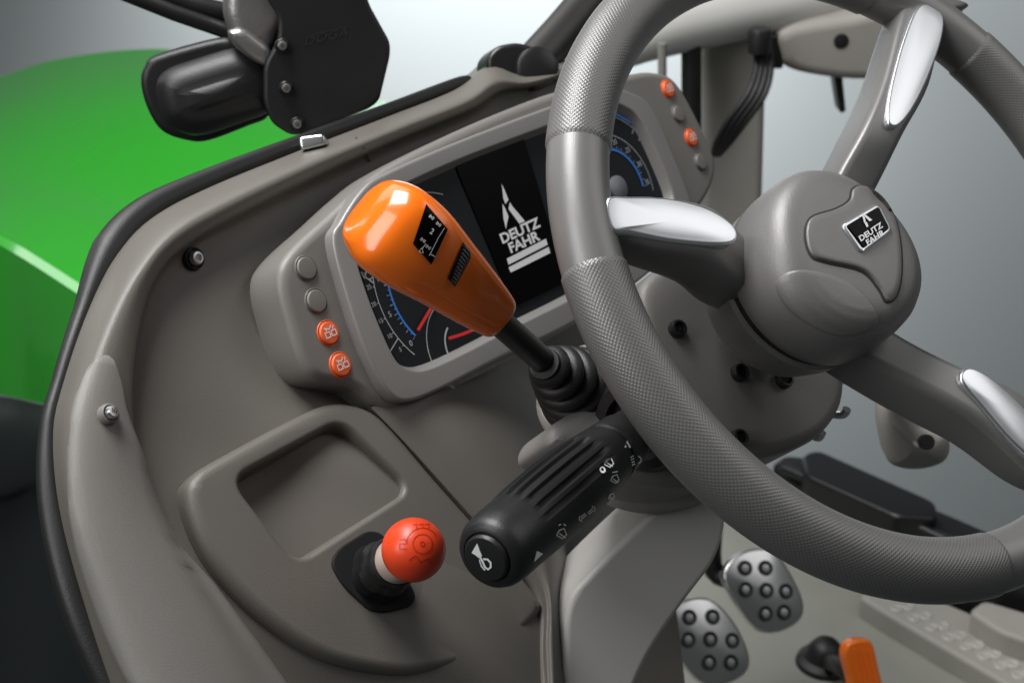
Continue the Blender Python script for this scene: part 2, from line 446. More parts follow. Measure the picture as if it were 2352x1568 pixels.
scr=[(1047,383),(1203,313),(1302,648),(1181,706)]
dis=mk('display',pad(B(),scr,CP,-.001,G+.0012,.0005,corner=.002),mScr,cl,wn=True)
m=lambda x,y:CP.hit(x,y,G+.0017)
bm=B()
for P in ([(1152,422),(1159,436),(1168,459),(1161,469),(1156,456)],[(1154,468),(1160,478),(1168,497),(1162,526),(1156,500)],[(1171,464),(1177,474),(1206,508),(1193,514),(1168,480)]):
    poly(bm,P,m)
text(bm,'DEUTZ',(1194,531),(27.5,-12.5),(-11,-30),m,.034);text(bm,'FAHR',(1203,557),(27.5,-12.5),(-11,-30),m,.034)
poly(bm,[(1164,594),(1254,548),(1258,562),(1168,608)],m);poly(bm,[(1168,614),(1260,567),(1264,581),(1173,626)],m)
mk('start_logo',bm,mWht,dis,recalc=False)
def gauge(cpx,rb,ro,a0,a1,side):
    c=CP.to2(CP.hit(*cpx,G));m=lambda a,b:CP.to3(a,b,G+.0006)
    bw=B();bb=B()
    arc=lambda r,x0,x1,n=60:[(c.x+r*math.cos(rad(x0+(x1-x0)*i/n)),c.y+r*math.sin(rad(x0+(x1-x0)*i/n))) for i in range(n+1)]
    stroke(bb,arc(rb,a0,a1),.0013,m)
    n=40
    for i in range(n+1):
        a=rad(a0+(a1-a0)*i/n);l=.0032 if i%5==0 else .0018
        stroke(bb,[(c.x+(rb-.001)*math.cos(a),c.y+(rb-.001)*math.sin(a)),(c.x+(rb+l)*math.cos(a),c.y+(rb+l)*math.sin(a))],.0005,m)
        if i%2==0: stroke(bw,[(c.x+(rb+.001)*math.cos(a),c.y+(rb+.001)*math.sin(a)),(c.x+(rb+.0035)*math.cos(a),c.y+(rb+.0035)*math.sin(a))],.0004,m)
    stroke(bw,arc(ro,a0+6*(1 if side<0 else -1),a1),.0006,m)
    return c,bw,bb,arc,m
c,bw,bb,arc,m=gauge((1020,645),.0465,.0575,210,62,-1)
for i,t in enumerate(['0','5','10','15','20','25']):
    a=rad(210-i*24.5);text(bw,t,(c.x+.0530*math.cos(a),c.y+.0530*math.sin(a)),(.0050,0),(0,.0050),m,.0)
for i,t in enumerate(['5','10','15','20','25','30']):
    a=rad(206-i*10);text(bw,t,(c.x+.0618*math.cos(a),c.y+.0618*math.sin(a)),(.0040,0),(0,.0040),m,.0)
    stroke(bw,[(c.x+.0575*math.cos(a),c.y+.0575*math.sin(a)),(c.x+.0590*math.cos(a),c.y+.0590*math.sin(a))],.0005,m)
mp=lambda x,y:CP.hit(x,y,G+.0006)
stroke(bw,[(915,776),(893,812),(886,798)],2.4,mp)
stroke(bw,ring((848,632),9,14),2.4,mp);stroke(bw,[(838,628),(829,624),(838,640)],2.4,mp);stroke(bw,[(845,640),(858,650)],3,mp)
c2_=CP.to2(CP.hit(1065,790,G))
stroke(bw,[(c2_.x+.031*math.cos(rad(a)),c2_.y+.031*math.sin(rad(a))) for a in range(90,226,5)],.0006,m)
stroke(bw,[(c2_.x+.016*math.cos(rad(a)),c2_.y+.016*math.sin(rad(a))) for a in range(120,196,5)],.0012,m)
mk('speed_scale',bw,mSft,face,recalc=False);mk('speed_arc',bb,mBlu,face,recalc=False)
b=B();stroke(b,[(960,758),(985,716),(1010,672)],7,lambda x,y:CP.hit(x,y,G+.002));mk('needle',b,mRdP,face,recalc=False)
b=B();stroke(b,[(1030,777),(1060,768),(1100,752)],7,lambda x,y:CP.hit(x,y,G+.002));mk('needle',b,mRdP,face,recalc=False)
c,bw,bb,arc,m=gauge((1418,432),.029,.040,-12,170,1)
for i,t in enumerate(['35','30','25','20','15','10']):
    a=rad(-8+i*24);text(bw,t,(c.x+.0352*math.cos(a),c.y+.0352*math.sin(a)),(.0055,0),(0,.0055),m)
stroke(bb,arc(.058,44,78,16),.002,m);stroke(bw,arc(.0555,-6,80,30),.0007,m)
for a_ in range(-5,46,9):
    stroke(bw,[(c.x+.0505*math.cos(rad(a_)),c.y+.0505*math.sin(rad(a_))),(c.x+.0545*math.cos(rad(a_)),c.y+.0545*math.sin(rad(a_)))],.0008,m)
mk('rev_scale',bw,mGry,face,recalc=False);mk('rev_arc',bb,mBlu,face,recalc=False)
mk('dial_hub',lathe(B(),CP.hit(1418,432,G),CP.n,[(0,.009),(.002,.009),(.003,.0075),(.003,.0001)],30),M('dial_hub_grey',(.16,.17,.18),.4),face)
def button(x,y,rp,d,mat,glyph):
    P=CP.hit(x,y,0);r=pm(rp,d)
    b=mk('button',lathe(B(),P-CP.n*.003,CP.n,[(0,r*1.16),(.0034,r*1.16),(.0038,r*1.1),(.0026,r*1.03),(.0026,r),(.0044,r*.98),(.005,r*.9),(.0052,r*.6),(.0052,r*.01)],36),mat,cl)
    if glyph:
        g=B();mm=lambda a,bb:P+CP.n*.0026+CP.u*a*r+CP.v*bb*r
        for P0 in ([(-.6,-.35),(-.1,-.35),(-.1,.1),(-.6,.1)],[(.1,-.35),(.6,-.35),(.6,.1),(.1,.1)]): stroke(g,P0,.12,mm,True)
        stroke(g,[(-.1,-.15),(.1,-.15)],.12,mm);stroke(g,[(-.35,.2),(-.35,.5)],.12,mm);stroke(g,[(-.5,.5),(0,.3),(.3,.55)],.12,mm);stroke(g,[(.35,.2),(.55,.5)],.1,mm)
        mk('button_symbol',g,mWht,b,recalc=False)
for q in [(702,617,27,.82,mBtn,0),(725,692,27,.82,mBtn,0),(753,765,27,.82,mOrB,1),(781,838,27,.82,mOrB,1),(1533,205,19,1.12,mOrB,1),(1557,262,19,1.12,mBtn,0),(1586,317,19,1.12,mOrB,1),(1608,372,19,1.12,mBtn,0)]: button(*q)

# ================================================================ STEERING WHEEL
sw=thing('steering_wheel','grey three spoke steering wheel with dimpled grips, silver inserts and round centre boss','steering wheel',WP.o-WP.n*.06)
def arcrim(a0,a1,r,n,seg=28,fl=1.0,uvm=False,cap=True,taper=0):
    bm=B();Ls=[];uv=bm.loops.layers.uv.new('UVMap') if uvm else None
    full=abs(a1-a0)>=359.9;N=n if full else n+1;dat={}
    for i in range(N):
        t=i/n;a=rad(a0+(a1-a0)*t);e=WP.u*math.cos(a)+WP.v*math.sin(a);l=[]
        rr=r
        if taper and (t<.012 or t>.988): rr=r-taper
        for j in range(seg):
            th=2*PI*j/seg;P=WP.o+e*(RW+rr*math.cos(th))+WP.n*rr*fl*math.sin(th)
            v=bm.verts.new(P);dat[v]=(a*RW,th*rr);l.append(v)
        Ls.append(l)
    for i in range(N if full else N-1): bridge(bm,Ls[i],Ls[(i+1)%N])
    if not full and cap: bm.faces.new(Ls[0][::-1]);bm.faces.new(Ls[-1])
    if uvm:
        for f in bm.faces:
            if len(f.verts)>4: continue
            mx=max(dat[v][1] for v in f.verts)
            for lp in f.loops:
                u,w=dat[lp.vert]
                if w==0 and mx>PI*r: w=2*PI*r
                lp[uv].uv=(u,w)
    return bm
RT=pm(74,dep(WP.hit(1328,480)))
rim=mk('rim',arcrim(0,360,RT,160),mWr,sw)
aU=wang(1338,357);aL=wang(1368,607)
for g0,g1 in ((aL,aL+92),(aU,aU-94),(wang(2225,95),wang(2225,95)-92)):
    mk('grip',arcrim(g0,g1,RT+.0009,150,28,1.,True,True,.0012),mGrip,rim)
def spoke(top,ins,chrome_off):
    st=[]
    for a,b,fo,bo_ in top:
        A=WP.hit(*a,fo);C=WP.hit(*b,fo)
        st.append((A,C,C-WP.n*(fo-bo_),A-WP.n*(fo-bo_)))
    s=mk('spoke',boxloft(B(),st,6,.2),mWr,sw)
    mk('spoke_insert',pad(B(),ins,WP,chrome_off-.008,chrome_off,.0016,k=5,dome=.0014),mChr,s)
    return s
spoke([((1345,440),(1365,560),.006,-.010),((1400,447),(1415,545),.011,-.013),((1520,446),(1520,568),.013,-.016),((1640,470),(1625,592),.011,-.024),((1720,540),(1690,640),.002,-.034),((1820,600),(1770,690),-.012,-.042)],
      [(1395,456),(1450,450),(1540,454),(1620,474),(1675,506),(1694,535),(1685,556),(1640,561),(1540,552),(1450,534),(1405,524)],.0150)
spoke([((2230,10),(2110,-30),.006,-.010),((2180,40),(2078,15),.011,-.013),((2142,190),(2036,170),.013,-.018),((2085,300),(1990,285),.011,-.026),((2030,410),(1930,395),.0,-.034),((1970,520),(1870,510),-.012,-.042)],
      [(2108,16),(2140,12),(2168,40),(2163,95),(2133,180),(2098,250),(2066,288),(2043,284),(2039,250),(2051,180),(2076,90)],.0150)
spoke([((2520,970),(2440,1130),.006,-.010),((2440,960),(2370,1080),.011,-.013),((2330,885),(2270,985),.013,-.018),((2210,836),(2170,915),.011,-.026),((2080,770),(2040,850),.0,-.034),((1960,690),(1910,780),-.012,-.042)],
      [(2210,855),(2232,843),(2278,867),(2345,927),(2405,997),(2425,1050),(2390,1064),(2325,1013),(2256,933),(2214,882)],.0150)
# hub
HO=WP.hit(1884,621)
PH=rad(80)
hbm=lathe(B(),HO,WP.n,[(-.015,.030),(-.0145,.0485),(-.012,.0508),(-.006,.0515),(.004,.0514),(.013,.0508),(.020,.0492),(.0255,.0462),(.0288,.0420),(.0305,.0370),(.0314,.030),(.0319,.018),(.0320,.0002)],96,lambda th,h:1+.030*math.cos(3*(th-PH))*min(1,max(0,(h+.012)/.03)))
HS=Surf(hbm)
hub=mk('hub_boss',hbm,mHub,sw,ang=60)
mk('hub_gap',lathe(B(),HO,WP.n,[(-.022,.030),(-.021,.0475),(-.013,.0478),(-.012,.03)],60),mBlk,hub)
mk('hub_base',lathe(B(),HO,WP.n,[(-.056,.026),(-.054,.040),(-.046,.0450),(-.030,.0493),(-.021,.0500),(-.019,.048),(-.019,.02)],72),mHub,hub)
mk('hub_shaft',lathe(B(),HO,WP.n,[(-.10,.018),(-.05,.018),(-.05,.01)],40),mBlk,hub)
hp=[(1958,436),(1982,430),(2022,453),(2052,500),(2066,560),(2068,632),(2055,682),(2036,692),(2018,662),(1980,622),(1900,602),(1864,587),(1850,542),(1862,502),(1918,482),(1950,462)]
gp_=inset([Vector(q) for q in hp],5.0)
if max(q.x for q in gp_)<2068: gp_=inset([Vector(q) for q in hp],-5.0)
mk('hub_seam',skinpad(B(),[tuple(q) for q in gp_],HS,.0004,2),mGap,hub,ang=60)
hpb=skinpad(B(),hp,HS,.0018,4);horn=mk('horn_pad',hpb.copy(),mHub,hub,ang=60);HPS=Surf(hpb)
mk('hub_lobe',skinpad(B(),[(1782,650),(1818,622),(1880,624),(1952,648),(2000,694),(2018,733),(1982,764),(1925,771),(1858,745),(1804,702)],HS,.0010,7,lo=-.0004),mHub,hub,ang=60)
ef=[(1930,518),(2016,467),(2048,530),(1976,584)]
mk('emblem_frame',skinpad(B(),ef,HPS,.0012,2,corner=12),mChr,horn)
eb=[(1939,521),(2013,477),(2039,528),(1979,574)]
em=mk('emblem_plate',skinpad(B(),eb,HPS,.0020,1.5,corner=6),mScr,horn)
m=lambda x,y:HPS.hit(x,y,.0025);b=B()
text(b,'DEUTZ',(1993,538),(16,-10.5),(-8,-16),m,.03);text(b,'FAHR',(2003,551),(16,-10.5),(-8,-16),m,.03)
for P in ([(1972,494),(1979,502),(1982,514),(1978,517)],[(1972,494),(1984,500),(1997,510),(1990,513)],[(1979,517),(1984,514),(1988,524),(1984,527)]): poly(b,P,m)
mk('emblem_lettering',b,mWht,em,recalc=False)

# ================================================================ STEERING COLUMN
co=thing('steering_column','grey steering column shroud with bolted cover plate behind the wheel','steering column',WP.to3(0,0,-.3))
pl_=[(1485,640),(1560,590),(1700,590),(1850,690),(1938,830),(1948,885),(1935,940),(1892,995),(1820,1032),(1750,1044),(1690,1027),(1610,962),(1535,872),(1492,780),(1474,700)]
PO=-.076
mk('cover_plate',pad(B(),pl_,WP,PO-.04,PO,.008,k=5),mCol,co,wn=True)
bod=[(1262,1012),(1276,972),(1340,925),(1392,860),(1420,780),(1470,690),(1550,640),(1750,700),(1850,900),(1800,1010),(1660,1095),(1560,1112),(1440,1088),(1350,1052),(1290,1036)]
mk('column_body',pad(B(),bod,WP,-.155,-.114,.009,k=5),mCol,co,wn=True)
lip=[(1420,1060),(1480,1075),(1560,1085),(1640,1080),(1720,1040),(1680,1120),(1570,1150),(1470,1135),(1425,1105)]
mk('column_lip',pad(B(),lip,WP,-.175,-.145,.012,k=5),mPale,co,wn=True)
class Off:
    def __init__(s,p,o): s.p=p;s.o=o
    def hit(s,x,y,off=0): return s.p.hit(x,y,s.o+off)
for x,y in ((1552,758),(1695,858),(1797,874),(1693,1008)):
    P=WP.hit(x,y,PO);r=pm(21,dep(P))
    bo_=mk('bolt',lathe(B(),P,WP.n,[(-.002,r),(.003,r),(.0048,r*.9),(.005,r*.66),(.002,r*.6),(.002,r*.01)],28),mBlk,co)
    mk('bolt_socket',lathe(B(),P+WP.n*.0022,WP.n,[(0,r*.5),(.0015,r*.45),(.0015,r*.01)],6),mDeep,bo_)
mk('stalk_opening',lathe(B(),at(1470,975,.80),(at(1400,1030,.76)-at(1470,975,.80)),[(-.05,.030),(-.005,.030),(.004,.026),(.004,.02),(-.003,.018),(-.003,.001)],40),mBlk,co)
LP=Plane(at(1480,1300,.87),(-.46,-.76,.46))
lo_=[(1560,1120),(1645,1082),(1674,1190),(1648,1285),(1570,1385),(1490,1500),(1410,1690),(1295,1700),(1299,1420),(1313,1362),(1420,1250)]
mk('column_console',pad(B(),lo_,LP,-.06,0,.004,corner=.022),mCons,co,wn=True)
for i,(x,y,x2,y2) in enumerate([(1895,945,1945,945),(1845,990,1888,998)]):
    mk('hook',tube(B(),[at(x+10,y-40,.90),at(x,y-10,.885),at(x+15,y+4,.88),at(x2-8,y2+6,.875),at(x2,y2-6,.872)],.0028,10,4),mMet,co)

# ================================================================ SHIFT LEVER
kn=[((818,492),30,.705),((826,492),66,.705),((845,500),92,.704),((885,530),113,.704),((950,578),110,.71),((1020,634),91,.722),((1085,688),73,.735),((1132,726),58,.746),((1147,738),50,.75),((1152,742),36,.751)]
kn=[((q[0][0]+10*(1-i/9),q[0][1]-14*(1-.6*i/9)),q[1],q[2]) for i,q in enumerate(kn)]
lv=thing('shift_lever','glossy orange shuttle lever with small display, on a black rod beside the steering wheel','lever',at(1330,900,.84))
st=[];C=[at(*q[0],q[2]) for q in kn]
ax=(C[7]-C[2]).normalized()
for q,cc_ in zip(kn,C):
    w=pv(.60,-.80,q[2]);w=(w-ax*w.dot(ax)).normalized();t=ax.cross(w)
    st.append((cc_,w*pm(q[1],q[2]),t*pm(q[1],q[2])*.78))
bm=sweep(B(),st,40,2.7,6);KS=Surf(bm);kb=mk('knob',bm,mOr,lv,ang=70)
b=B();quad(b,[(948,560),(978,470),(1027,527),(990,607)],lambda x,y:KS.hit(x,y,.0006),14);dw=mk('display_window',b,mScr,kb,recalc=False)
m=lambda x,y:KS.hit(x,y,.0011);b=B()
text(b,'2',(990,532),(12,8),(9,-15),m,.02)
def gl_(x,y,s):
    for P in ([(x-s,y),(x-s*.2,y-s),(x+s*.2,y-s*.6),(x-s*.6,y+s*.4)],[(x+s*.2,y+s*.9),(x+s,y-s*.1),(x+s*1.4,y+s*.3),(x+s*.6,y+s*1.3)]): stroke(b,P,1.5,m,True)
    stroke(b,[(x-s*.1,y-s*.1),(x+s*.6,y+s*.4)],1.5,m)
gl_(969,550,5);gl_(981,566,5);gl_(988,499,5);gl_(1004,515,5)
stroke(b,[(961,577),(967,568),(971,580),(961,577)],2,m);stroke(b,[(967,572),(977,558)],1.6,m);stroke(b,[(984,586),(1005,545),(1018,524)],1.4,m);stroke(b,[(988,583),(997,588)],2.5,m)
mk('display_print',b,mWht,dw,recalc=False)
b=B();quad(b,[(1027,638),(1062,556),(1080,592),(1045,658)],lambda x,y:KS.hit(x,y,.0006),10);tw=mk('thumb_wheel',b,mBlk,kb,recalc=False)
b=B()
for i in range(11):
    s=i/10;p0=Vector((1034,640)).lerp(Vector((1062,565)),s);p1=Vector((1044,650)).lerp(Vector((1074,590)),s)
    tube(b,[KS.hit(*p0,.0012),KS.hit(*((p0+p1)/2),.0026),KS.hit(*p1,.0012)],.0008,6)
mk('wheel_ribs',b,mBlk,tw)
A0=at(1140,733,.75);A1=at(1345,915,.835);la=(A1-A0).normalized()
mk('rod',tube(B(),[A0-la*.01,A1],[pm(32,.76),pm(30,.80)],24),mBlk,lv)
bc=at(1250,835,.79);be=at(1345,905,.835);L=(be-bc).length;pr=[(0,.007),(0,.0090),(L*.03,.0095)]
for i in range(5):
    t=.04+i*.185;r=.0105+.0135*(i/4)**.9
    pr+=[(L*t,r-.0012),(L*(t+.03),r+.0016),(L*(t+.07),r+.0026),(L*(t+.115),r+.0020),(L*(t+.15),r-.0004),(L*(t+.175),r-.0014)]
mk('gaiter',lathe(B(),bc,be-bc,pr,44),mRub,lv)
mk('lever_mount',lathe(B(),be-la*.004,la,[(.0,.022),(-.001,.028),(.002,.032),(.01,.034),(.05,.038),(.08,.04)],44),mPale,co)

# ================================================================ STALK
sk=thing('column_stalk','ribbed black multifunction stalk with horn button on its end and white symbols','stalk',at(1470,975,.80))
T=at(1118,1280,.655);E=at(1478,970,.79);ax=(T-E).normalized();LL=(T-E).length
pr=[(0,.010),(.0,.013),(.012,.0135),(LL*.16,.0150),(LL*.165,.0160),(LL*.26,.0172),(LL*.268,.0170),(LL*.272,.0154),(LL*.284,.0154),(LL*.288,.0172),(LL*.295,.0177),(LL*.36,.0186)]
N=22
for i in range(N+1):
    t=.38+.47*i/N;pr.append((LL*t,.0189+.0010*math.sin(PI*i/N)+.0002*(i/N)))
pr+=[(LL*.92,.0190),(LL*.965,.0182),(LL*.985,.0168),(LL*.995,.0150),(LL*.998,.0128),(LL*.992,.0120),(LL*.992,.001)]
def rib(th,h):
    t=h/LL
    if .40<t<.83:
        e=min(1,(t-.40)/.02,(.83-t)/.02)
        top=max(0,min(1,.5+2.0*math.cos(th-RTH)))
        return 1+e*top*(.050*max(-1,min(1,3.0*math.cos(th*20)))-.030)
    return 1
xd=(cU-cR*.9);xd=(xd-ax*xd.dot(ax)).normalized();RTH=rad(-6)
bm=lathe(B(),E,ax,pr,360,rib,xd);SS=Surf(bm);sb=mk('grip_barrel',bm,mStk,sk,ang=50)
hb=mk('horn_button',lathe(B(),E+ax*LL*.985,ax,[(0,.0118),(.003,.0118),(.0042,.0108),(.0046,.008),(.0048,.001)],40),mStk,sk)
HPn=Plane(E+ax*(LL*.985+.0052),ax)
m=lambda x,y:HPn.hit(x,y);b=B()
poly(b,[(1083,1269),(1096,1247),(1101,1262),(1107,1276),(1100,1281),(1092,1274)],m)
stroke(b,[(1102,1277),(1109,1290),(1114,1302),(1121,1307),(1127,1302),(1127,1292),(1120,1284),(1110,1283)],4.2,m)
stroke(b,[(1101,1284),(1106,1300),(1114,1309)],2.6,m)
mk('horn_symbol',b,mWht,hb,recalc=False)
m=lambda x,y:SS.hit(x,y,.0006);b=B()
def wip(x,y,s,a=-.75):
    ca,sa=math.cos(a),math.sin(a)
    f=lambda u,v:(x+s*(u*ca-v*sa),y+s*(u*sa+v*ca))
    stroke(b,[f(-.9,-.5),f(0,-.8),f(.9,-.5),f(.5,.6),f(-.5,.6)],2.6,m,True);stroke(b,[f(0,.9),f(-.3,-.4)],2.6,m)
wip(1398,1064,12);wip(1411,1100,11);wip(1404,1140,9);wip(1289,1225,13)
stroke(b,[(1404,1085),(1417,1082)],2.4,m);stroke(b,[(1281,1206),(1286,1203)],2.4,m);stroke(b,[(1292,1203),(1298,1206)],2.4,m)
text(b,'0',(1383,1080),(22,-18),(-12,-16),m,.02)
poly(b,[(1224,1289),(1231,1264),(1245,1270)],m);poly(b,[(1432,1028),(1441,1010),(1450,1027)],m)
for q in((1337,1187,-1),(1355,1170,1)):
    x,y,s=q;stroke(b,[(x-7*s,y+6*s),(x+4*s,y-4*s),(x+2*s,y-9*s),(x+9*s,y-6*s),(x+8*s,y+3*s),(x+5*s,y+1*s),(x-4*s,y+9*s)],2.6,m,True)
for i in range(4): stroke(b,[(1446+i*1,1050+i*6),(1456+i,1045+i*6)],2.6,m)
stroke(b,ring((1462,1055),8,10,-80,80),2.6,m)
mk('stalk_symbols',b,mWht,sb,recalc=False)

# ================================================================ RED KNOB LEVER
rk=thing('knob_lever','round red orange ball knob on a short lever in the dashboard console','lever',DP.hit(860,1320,CT))
KC=at(950,1262,.745);KB=DP.hit(862,1320,CT);ka=(KC-KB).normalized();R_=pm(74,.745)
pr=[(-R_*1.0,R_*.30),(-R_*.95,R_*.45)]
for i in range(3,25):
    a=PI*i/24;pr.append((-R_*math.cos(a),max(.0002,R_*math.sin(a))))
ball=lathe(B(),KC,ka,pr,56);BS=Surf(ball);bo2=mk('ball_knob',ball,mRed,rk)
b=B();m=lambda x,y:BS.hit(x,y,.0003)
mRed2=M('red_relief',(.52,.032,.007),.45)
stroke(b,ring((970,1248),22,26),2.5,m,True);stroke(b,ring((970,1248),36,30,180,330),2,m);stroke(b,ring((970,1248),5,12),3,m)
stroke(b,[(918,1238),(932,1238),(932,1248),(918,1248),(918,1260),(934,1260)],3,m)
for x in(948,962,976): stroke(b,[(x,1205),(x+10,1203),(x+8,1212)],2.5,m)
stroke(b,[(940,1285),(955,1275),(965,1290),(985,1282),(990,1296)],3,m)
mk('knob_relief',b,mRed2,bo2,recalc=False)
LK=(KC-KB).length
mk('lever_collar',lathe(B(),KC-ka*(R_*1.45),ka,[(0,R_*.70),(.002,R_*.74),(R_*.8,R_*.70),(R_*.85,R_*.6)],40),mTrs,rk)
ho_=[(760,1292),(778,1258),(845,1216),(880,1222),(958,1366),(946,1392),(885,1406),(850,1400),(790,1345)]
mk('cutout_shade',pad(B(),ho_,DP,CT-.01,CT+.0018,.0012,corner=.007),mDeep,rk,wn=True)  # flat black sheet painted for the shade inside the lever cutout
pr=[];L=LK-R_*1.4
for i in range(3):
    t=i/2;r=R_*(.88-.14*t);pr+=[(L*t*.8,r),(L*(t*.8+.08),r*1.05),(L*(t*.8+.18),r*.97)]
mk('gaiter',lathe(B(),KB,ka,pr,40,lambda th,h:1+.12*abs(math.cos(2*th))),mBlk,rk)

# ================================================================ BONNET
KEY=Vector((.35,1.0,2.3))
h0=[(-500,330,2.9),(-200,235,2.65),(0,176,2.5),(130,137,2.42),(350,113,2.3),(600,140,2.15),(780,195,2.0),(930,250,1.9)]
h1=[(-500,380,2.55),(-200,290,2.35),(0,245,2.22),(150,220,2.14),(350,215,2.02),(560,245,1.9),(740,295,1.78),(880,340,1.70)]
h2=[(-500,400,2.2),(-200,360,2.02),(0,380,1.90),(130,395,1.83),(300,430,1.74),(470,480,1.64),(600,530,1.55),(720,570,1.50)]
h3=[(-500,310,1.80),(-200,440,1.68),(0,540,1.6),(90,592,1.54),(200,662,1.46),(300,722,1.39),(380,775,1.33),(440,815,1.29)]
h5=[(-500,600,1.86),(-200,690,1.73),(0,750,1.65),(90,785,1.58),(180,825,1.50),(300,850,1.42),(380,890,1.36),(440,930,1.31)]
h6=[(-500,800,1.92),(-200,860,1.80),(0,905,1.70),(90,925,1.63),(160,940,1.54),(300,960,1.45),(380,980,1.39),(440,1000,1.34)]
tf=lambda L:[at(*q) for q in L]
P3=tf(h3);Q3=[];cm_=None
for i,P_ in enumerate(P3):
    t=(P3[min(len(P3)-1,i+1)]-P3[max(0,i-1)]).normalized()
    n=((CAM-P_).normalized()+(KEY-P_).normalized());n=(n-t*n.dot(t)).normalized()
    tc_=(CAM-P_).normalized();tc_=(tc_-t*tc_.dot(t)).normalized();n=(n+tc_*3.2).normalized()
    if i==3: cm_=(P_.copy(),t.copy(),n.copy())
    e=t.cross(n).normalized()
    if e.dot(cU)>0: e=-e
    Q3.append(P_+e*.010)
P2=tf(h2)
bm=B()
loft(bm,[tf(h0),tf(h1),P2,[a.lerp(c_,.5) for a,c_ in zip(P2,P3)],P3],70,8)
loft(bm,[P3,[a.lerp(b_,.5) for a,b_ in zip(P3,Q3)],Q3],70,3)
loft(bm,[Q3,tf(h5),tf(h6)],70,8)
mk('bonnet',bm,mGrn,None,'glossy green tractor bonnet beyond the windscreen, with a bright shoulder crease','bonnet',ang=60)
sp_=[[(-500,870,1.92),(-200,900,1.8),(0,910,1.7),(100,930,1.62),(300,970,1.45)],[(-500,980,1.88),(-200,990,1.76),(0,1000,1.66),(100,1010,1.58),(300,1030,1.4)],[(-500,1150,1.9),(-200,1140,1.78),(0,1130,1.68),(100,1090,1.6),(300,1090,1.42)],[(-500,1300,2.0),(-200,1250,1.85),(0,1240,1.75),(100,1240,1.66),(300,1240,1.5)],[(-500,1900,2.1),(-200,1900,1.9),(0,1900,1.8),(100,1900,1.7),(400,1900,1.6)]]
mk('engine_side_panel',loft(B(),[tf(h) for h in sp_],40,8),mDkG,None,'dark engine side panel below the green bonnet at the left','panel',ang=60)

# ================================================================ WIPER MOTOR
wm=thing('wiper_motor','black windscreen wiper motor with flat gearbox plate standing above the dashboard edge','wiper motor',at(690,312,1.03))
VP_=Plane(at(640,180,1.0),(-.62,-.76,.18))
fo=[(323,190),(332,152),(360,128),(500,90),(545,98),(615,150),(628,220),(615,270),(572,290),(480,324),(430,324),(372,302),(338,250)]
mk('motor_flange',pad(B(),fo,VP_,-.035,-.012,.005,k=5),mMat,wm,wn=True)
mo=[(356,205),(376,168),(440,142),(560,112),(625,150),(640,215),(620,262),(560,286),(470,315),(418,311),(372,277)]
mk('motor_can',pad(B(),mo,VP_,-.03,.012,.018,k=5,steps=8,dome=.004),mMat,wm,wn=True)
gp=[(575,-60),(830,-60),(848,10),(897,98),(897,128),(872,232),(850,250),(700,308),(668,312),(625,285),(606,240),(606,150),(640,90),(640,40)]
gbx=mk('gearbox_plate',pad(B(),gp,VP_,-.03,.022,.003,corner=.005),mMat,wm,wn=True)
cb=[(512,-60),(760,-90),(700,10),(640,85),(612,150),(575,128),(532,92),(512,40)]
mk('cast_bracket',pad(B(),cb,VP_,-.03,.014,.012,corner=.010,steps=6),mCast,wm,wn=True)
mk('bracket_collar',pad(B(),[(520,70),(560,62),(625,112),(618,160),(575,138),(530,100)],VP_,-.03,.019,.006,corner=.006),mCast,wm,wn=True)
for x,y in((648,105),(657,202),(682,284)): screw('gearbox_screw',Off(VP_,.022),x,y,17,1.0,wm,True,mCast)
b=B();stroke(b,[(715,80),(800,60)],2,lambda x,y:VP_.hit(x,y,.0225));
text(b,'DOGA',(750,85),(34,-8),(6,-30),lambda x,y:VP_.hit(x,y,.0225));mk('moulded_lettering',b,M('dark_relief',(.03,.03,.03),.3),gbx,recalc=False)
b=B();tube(b,[at(250,-30,1.0),at(400,30,1.01),at(530,75,1.02)],.006,10);mk('wiper_link',b,mBlk,wm)
b=B();tube(b,[at(330,-30,1.01),at(440,15,1.02),at(560,40,1.03)],.008,10);mk('wiper_link',b,mBlk,wm)
mk('spring_clip',pad(B(),[(684,314),(744,306),(750,332),(690,346)],Plane(at(715,325,.905),-cF),-.02,.004,.002,corner=.003),mMet,None,'small bright metal clip on the dashboard edge beneath the wiper motor','clip',wn=True)

# ================================================================ GRAB RAIL
gr=thing('grab_rail','dark round grab rail rising from a black bracket behind the instrument cluster','rail',at(1200,190,1.08))
mk('rail_tube',tube(B(),[at(1175,205,1.08),at(1290,75,1.13),at(1420,-80,1.19)],[.0165,.016,.016],28),M('rail_metal',(.075,.072,.07),.38,metal=.6,var=.06),gr)
GP_=Plane(at(1190,155,1.06),(-.55,-.75,.35))
mk('rail_bracket',pad(B(),[(1116,135),(1140,105),(1190,96),(1262,118),(1292,150),(1262,200),(1200,215),(1150,218),(1128,190)],GP_,-.03,.006,.004,corner=.006),mBlk,gr,wn=True)
screw('bracket_screw',Off(GP_,.006),1150,183,14,1.06,gr,True)
mk('bracket_boss',lathe(B(),GP_.hit(1225,160,0),GP_.n,[(0,.016),(.012,.0155),(.014,.012),(.014,.001)],30),mBlk,gr)

